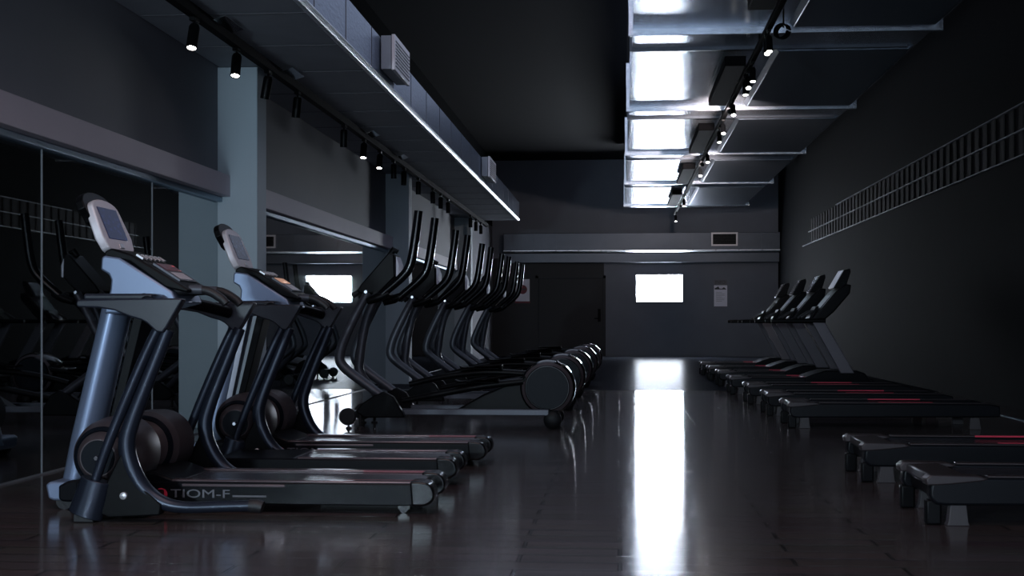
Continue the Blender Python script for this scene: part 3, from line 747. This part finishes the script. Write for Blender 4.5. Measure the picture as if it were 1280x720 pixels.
# ------------------------------------------------------------------ right treadmills (rear end toward the aisle)
RH = .25
def right_deck(o, Lr=1.95):
    """local x = 0 at the rear end, growing to the front at the right wall"""
    W = .35
    for s in (-1, 1):
        y0_, y1_ = s*W, s*(W-.085)
        MB().prism([(.03, .12), (.015, .15), (.02, .20), (.06, RH-.012), (Lr-.1, RH-.012), (Lr, .22), (Lr, .115), (.10, .10), (.05, .105)], y0_, y1_).build('side_panel', M['side_panel'], o, bevel=.014, seg=3)
        b = MB(); b.prism([(.0, RH-.05), (-.005, RH-.02), (.02, RH+.002), (.25, RH-.002), (.30, RH-.016), (.27, RH-.028), (.12, RH-.045), (.05, RH-.05)], s*(W+.006), s*(W-.095))
        b.build('end_cap', M['cap'], o, bevel=.008, seg=3)
        MB().box(.30, Lr-.12, s*(W-.048)-.03, s*(W-.048)+.03, RH-.014, RH-.004).build('side_rail', M['cap'], o, bevel=.004)
        MB().box(.85, 1.35, s*(W-.086)-.006, s*(W-.086)+.006, RH-.012, RH-.001).build('red_stripe', M['red'], o)
        MB().prism([(.108, .018), (.118, .105), (.195, .105), (.205, .018), (.213, 0), (.098, 0)], s*(W-.04)-.028, s*(W-.04)+.028).build('foot_bracket', M['bracket'], o, bevel=.004)
        MB().box(.005, .082, s*(W-.06)-.03, s*(W-.06)+.03, .0, .125).build('rear_foot', M['black'], o, bevel=.012, seg=3)
        MB().prism([(Lr-.28, 0), (Lr-.27, .11), (Lr-.19, .11), (Lr-.17, 0)], s*(W-.04)-.028, s*(W-.04)+.028).build('front_foot', M['bracket'], o, bevel=.004)
    MB().prism([(.03, RH-.055), (.035, RH-.008), (.20, RH-.004), (.25, RH-.03), (.25, RH-.06)], -W+.09, W-.09).build('rear_cover', M['cap'], o, bevel=.008)
    MB().prism([(.06, .12), (.05, .19), (.10, .19), (.12, .12)], -W+.09, W-.09).build('rear_roller', M['black'], o, bevel=.012)
    MB().prism([(.24, RH-.05), (.24, RH-.03), (.30, RH-.026), (Lr-.2, RH-.026), (Lr-.2, RH-.06)], -W+.085, W-.085).build('running_belt', M['belt'], o, bevel=.003)
    MB().box(.12, Lr-.12, -W+.08, W-.08, .12, RH-.06).build('deck_board', M['black'], o)
def right_treadmill(zc, label, console=False, x=1.50):
    Yc = YZ(zc, x)+.36
    o = thing('treadmill', (x, Yc, 0), label, 'treadmill', 'treadmills in the right row')
    right_deck(o)
    if not console: return o
    MB().prism([(1.02, RH-.01), (1.15, .29), (1.30, .335), (1.72, .34), (1.84, .30), (1.93, .16), (1.93, .10), (1.02, .10)], -.36, .36).build('motor_hood', M['deck'], o, bevel=.015, seg=3)
    for s in (-1, 1):
        MB().prism([(1.12, 1.0), (1.29, 1.0), (1.69, .30), (1.50, .30)], s*.38-.03, s*.38+.03).build('upright', M['rtube'], o, bevel=.010, seg=3)
        MB().tube([(.56, s*.38, 1.015), (.62, s*.38, 1.02), (1.30, s*.38, 1.02)], [.028, .032, .034], 14).build('handrail', M['black'], o)
    MB().box(1.20, 1.30, -.36, .36, .98, 1.06).build('cross_bar', M['black'], o, bevel=.012)
    cn = MB().prism([(1.12, 1.03), (1.28, 1.02), (1.42, 1.14), (1.64, 1.40), (1.66, 1.52), (1.58, 1.53), (1.44, 1.42)], -.34, .34).build('console', M['black'], o, bevel=.02, seg=3)
    MB().prism([(1.10, 1.05), (1.20, 1.22), (1.24, 1.23), (1.22, 1.18), (1.14, 1.04)], -.2, .2).build('bottle_tray', M['black'], cn, bevel=.01)
    MB().prism([(1.43, 1.47), (1.58, 1.73), (1.66, 1.75), (1.67, 1.70), (1.60, 1.48)], -.22, .22).build('screen_housing', M['black'], cn, bevel=.010)
    MB().prism([(1.425, 1.485), (1.565, 1.725), (1.575, 1.722), (1.435, 1.48)], -.19, .19).build('screen', M['white_screen'], cn)
    MB().prism([(1.25, 1.20), (1.40, 1.38), (1.408, 1.372), (1.258, 1.19)], -.22, .22).build('key_panel', M['side_panel'], cn)
    for s in (-1, 1): MB().tube([(1.30, s*.16, 1.2), (1.12, s*.17, 1.14), (1.0, s*.18, 1.06)], .02, 12).build('hand_grip', M['rubber'], o)
    return o
right_treadmill(6.40, 'nearest right treadmill, low black deck at the bottom right corner')
right_treadmill(8.12, 'second right treadmill from the front, low deck cut off by the right edge')
right_treadmill(12.3, 'low treadmill deck on the right with grey foot brackets in clear view', x=1.58)
right_treadmill(13.95, 'low treadmill deck on the right, just behind the one with the clear foot brackets', x=1.56)
right_treadmill(15.9, 'low treadmill deck on the right, directly in front of the upright consoles', x=1.55)
rc = right_treadmill(18.1, 'right treadmill with pale lit screen, nearest of the four with consoles', True, x=1.52)
for i, (zc, lab) in enumerate(((20.3, 'second of the four right treadmills with consoles, dark screen'), (22.4, 'third of the four right treadmills with consoles, dark screen'), (24.6, 'furthest of the four right treadmills with consoles'))):
    c = copy_tree(rc); c.location = (1.52, YZ(zc, 1.52)+.36, 0); tag(c, lab)
    for ch in [q for q in bpy.data.objects if q.parent == c and q.name.startswith('console')]:
        for g in [q for q in bpy.data.objects if q.parent == ch and q.name.startswith('screen') and 'housing' not in q.name]:
            g.data = g.data.copy(); g.data.materials[0] = M['black_gloss']
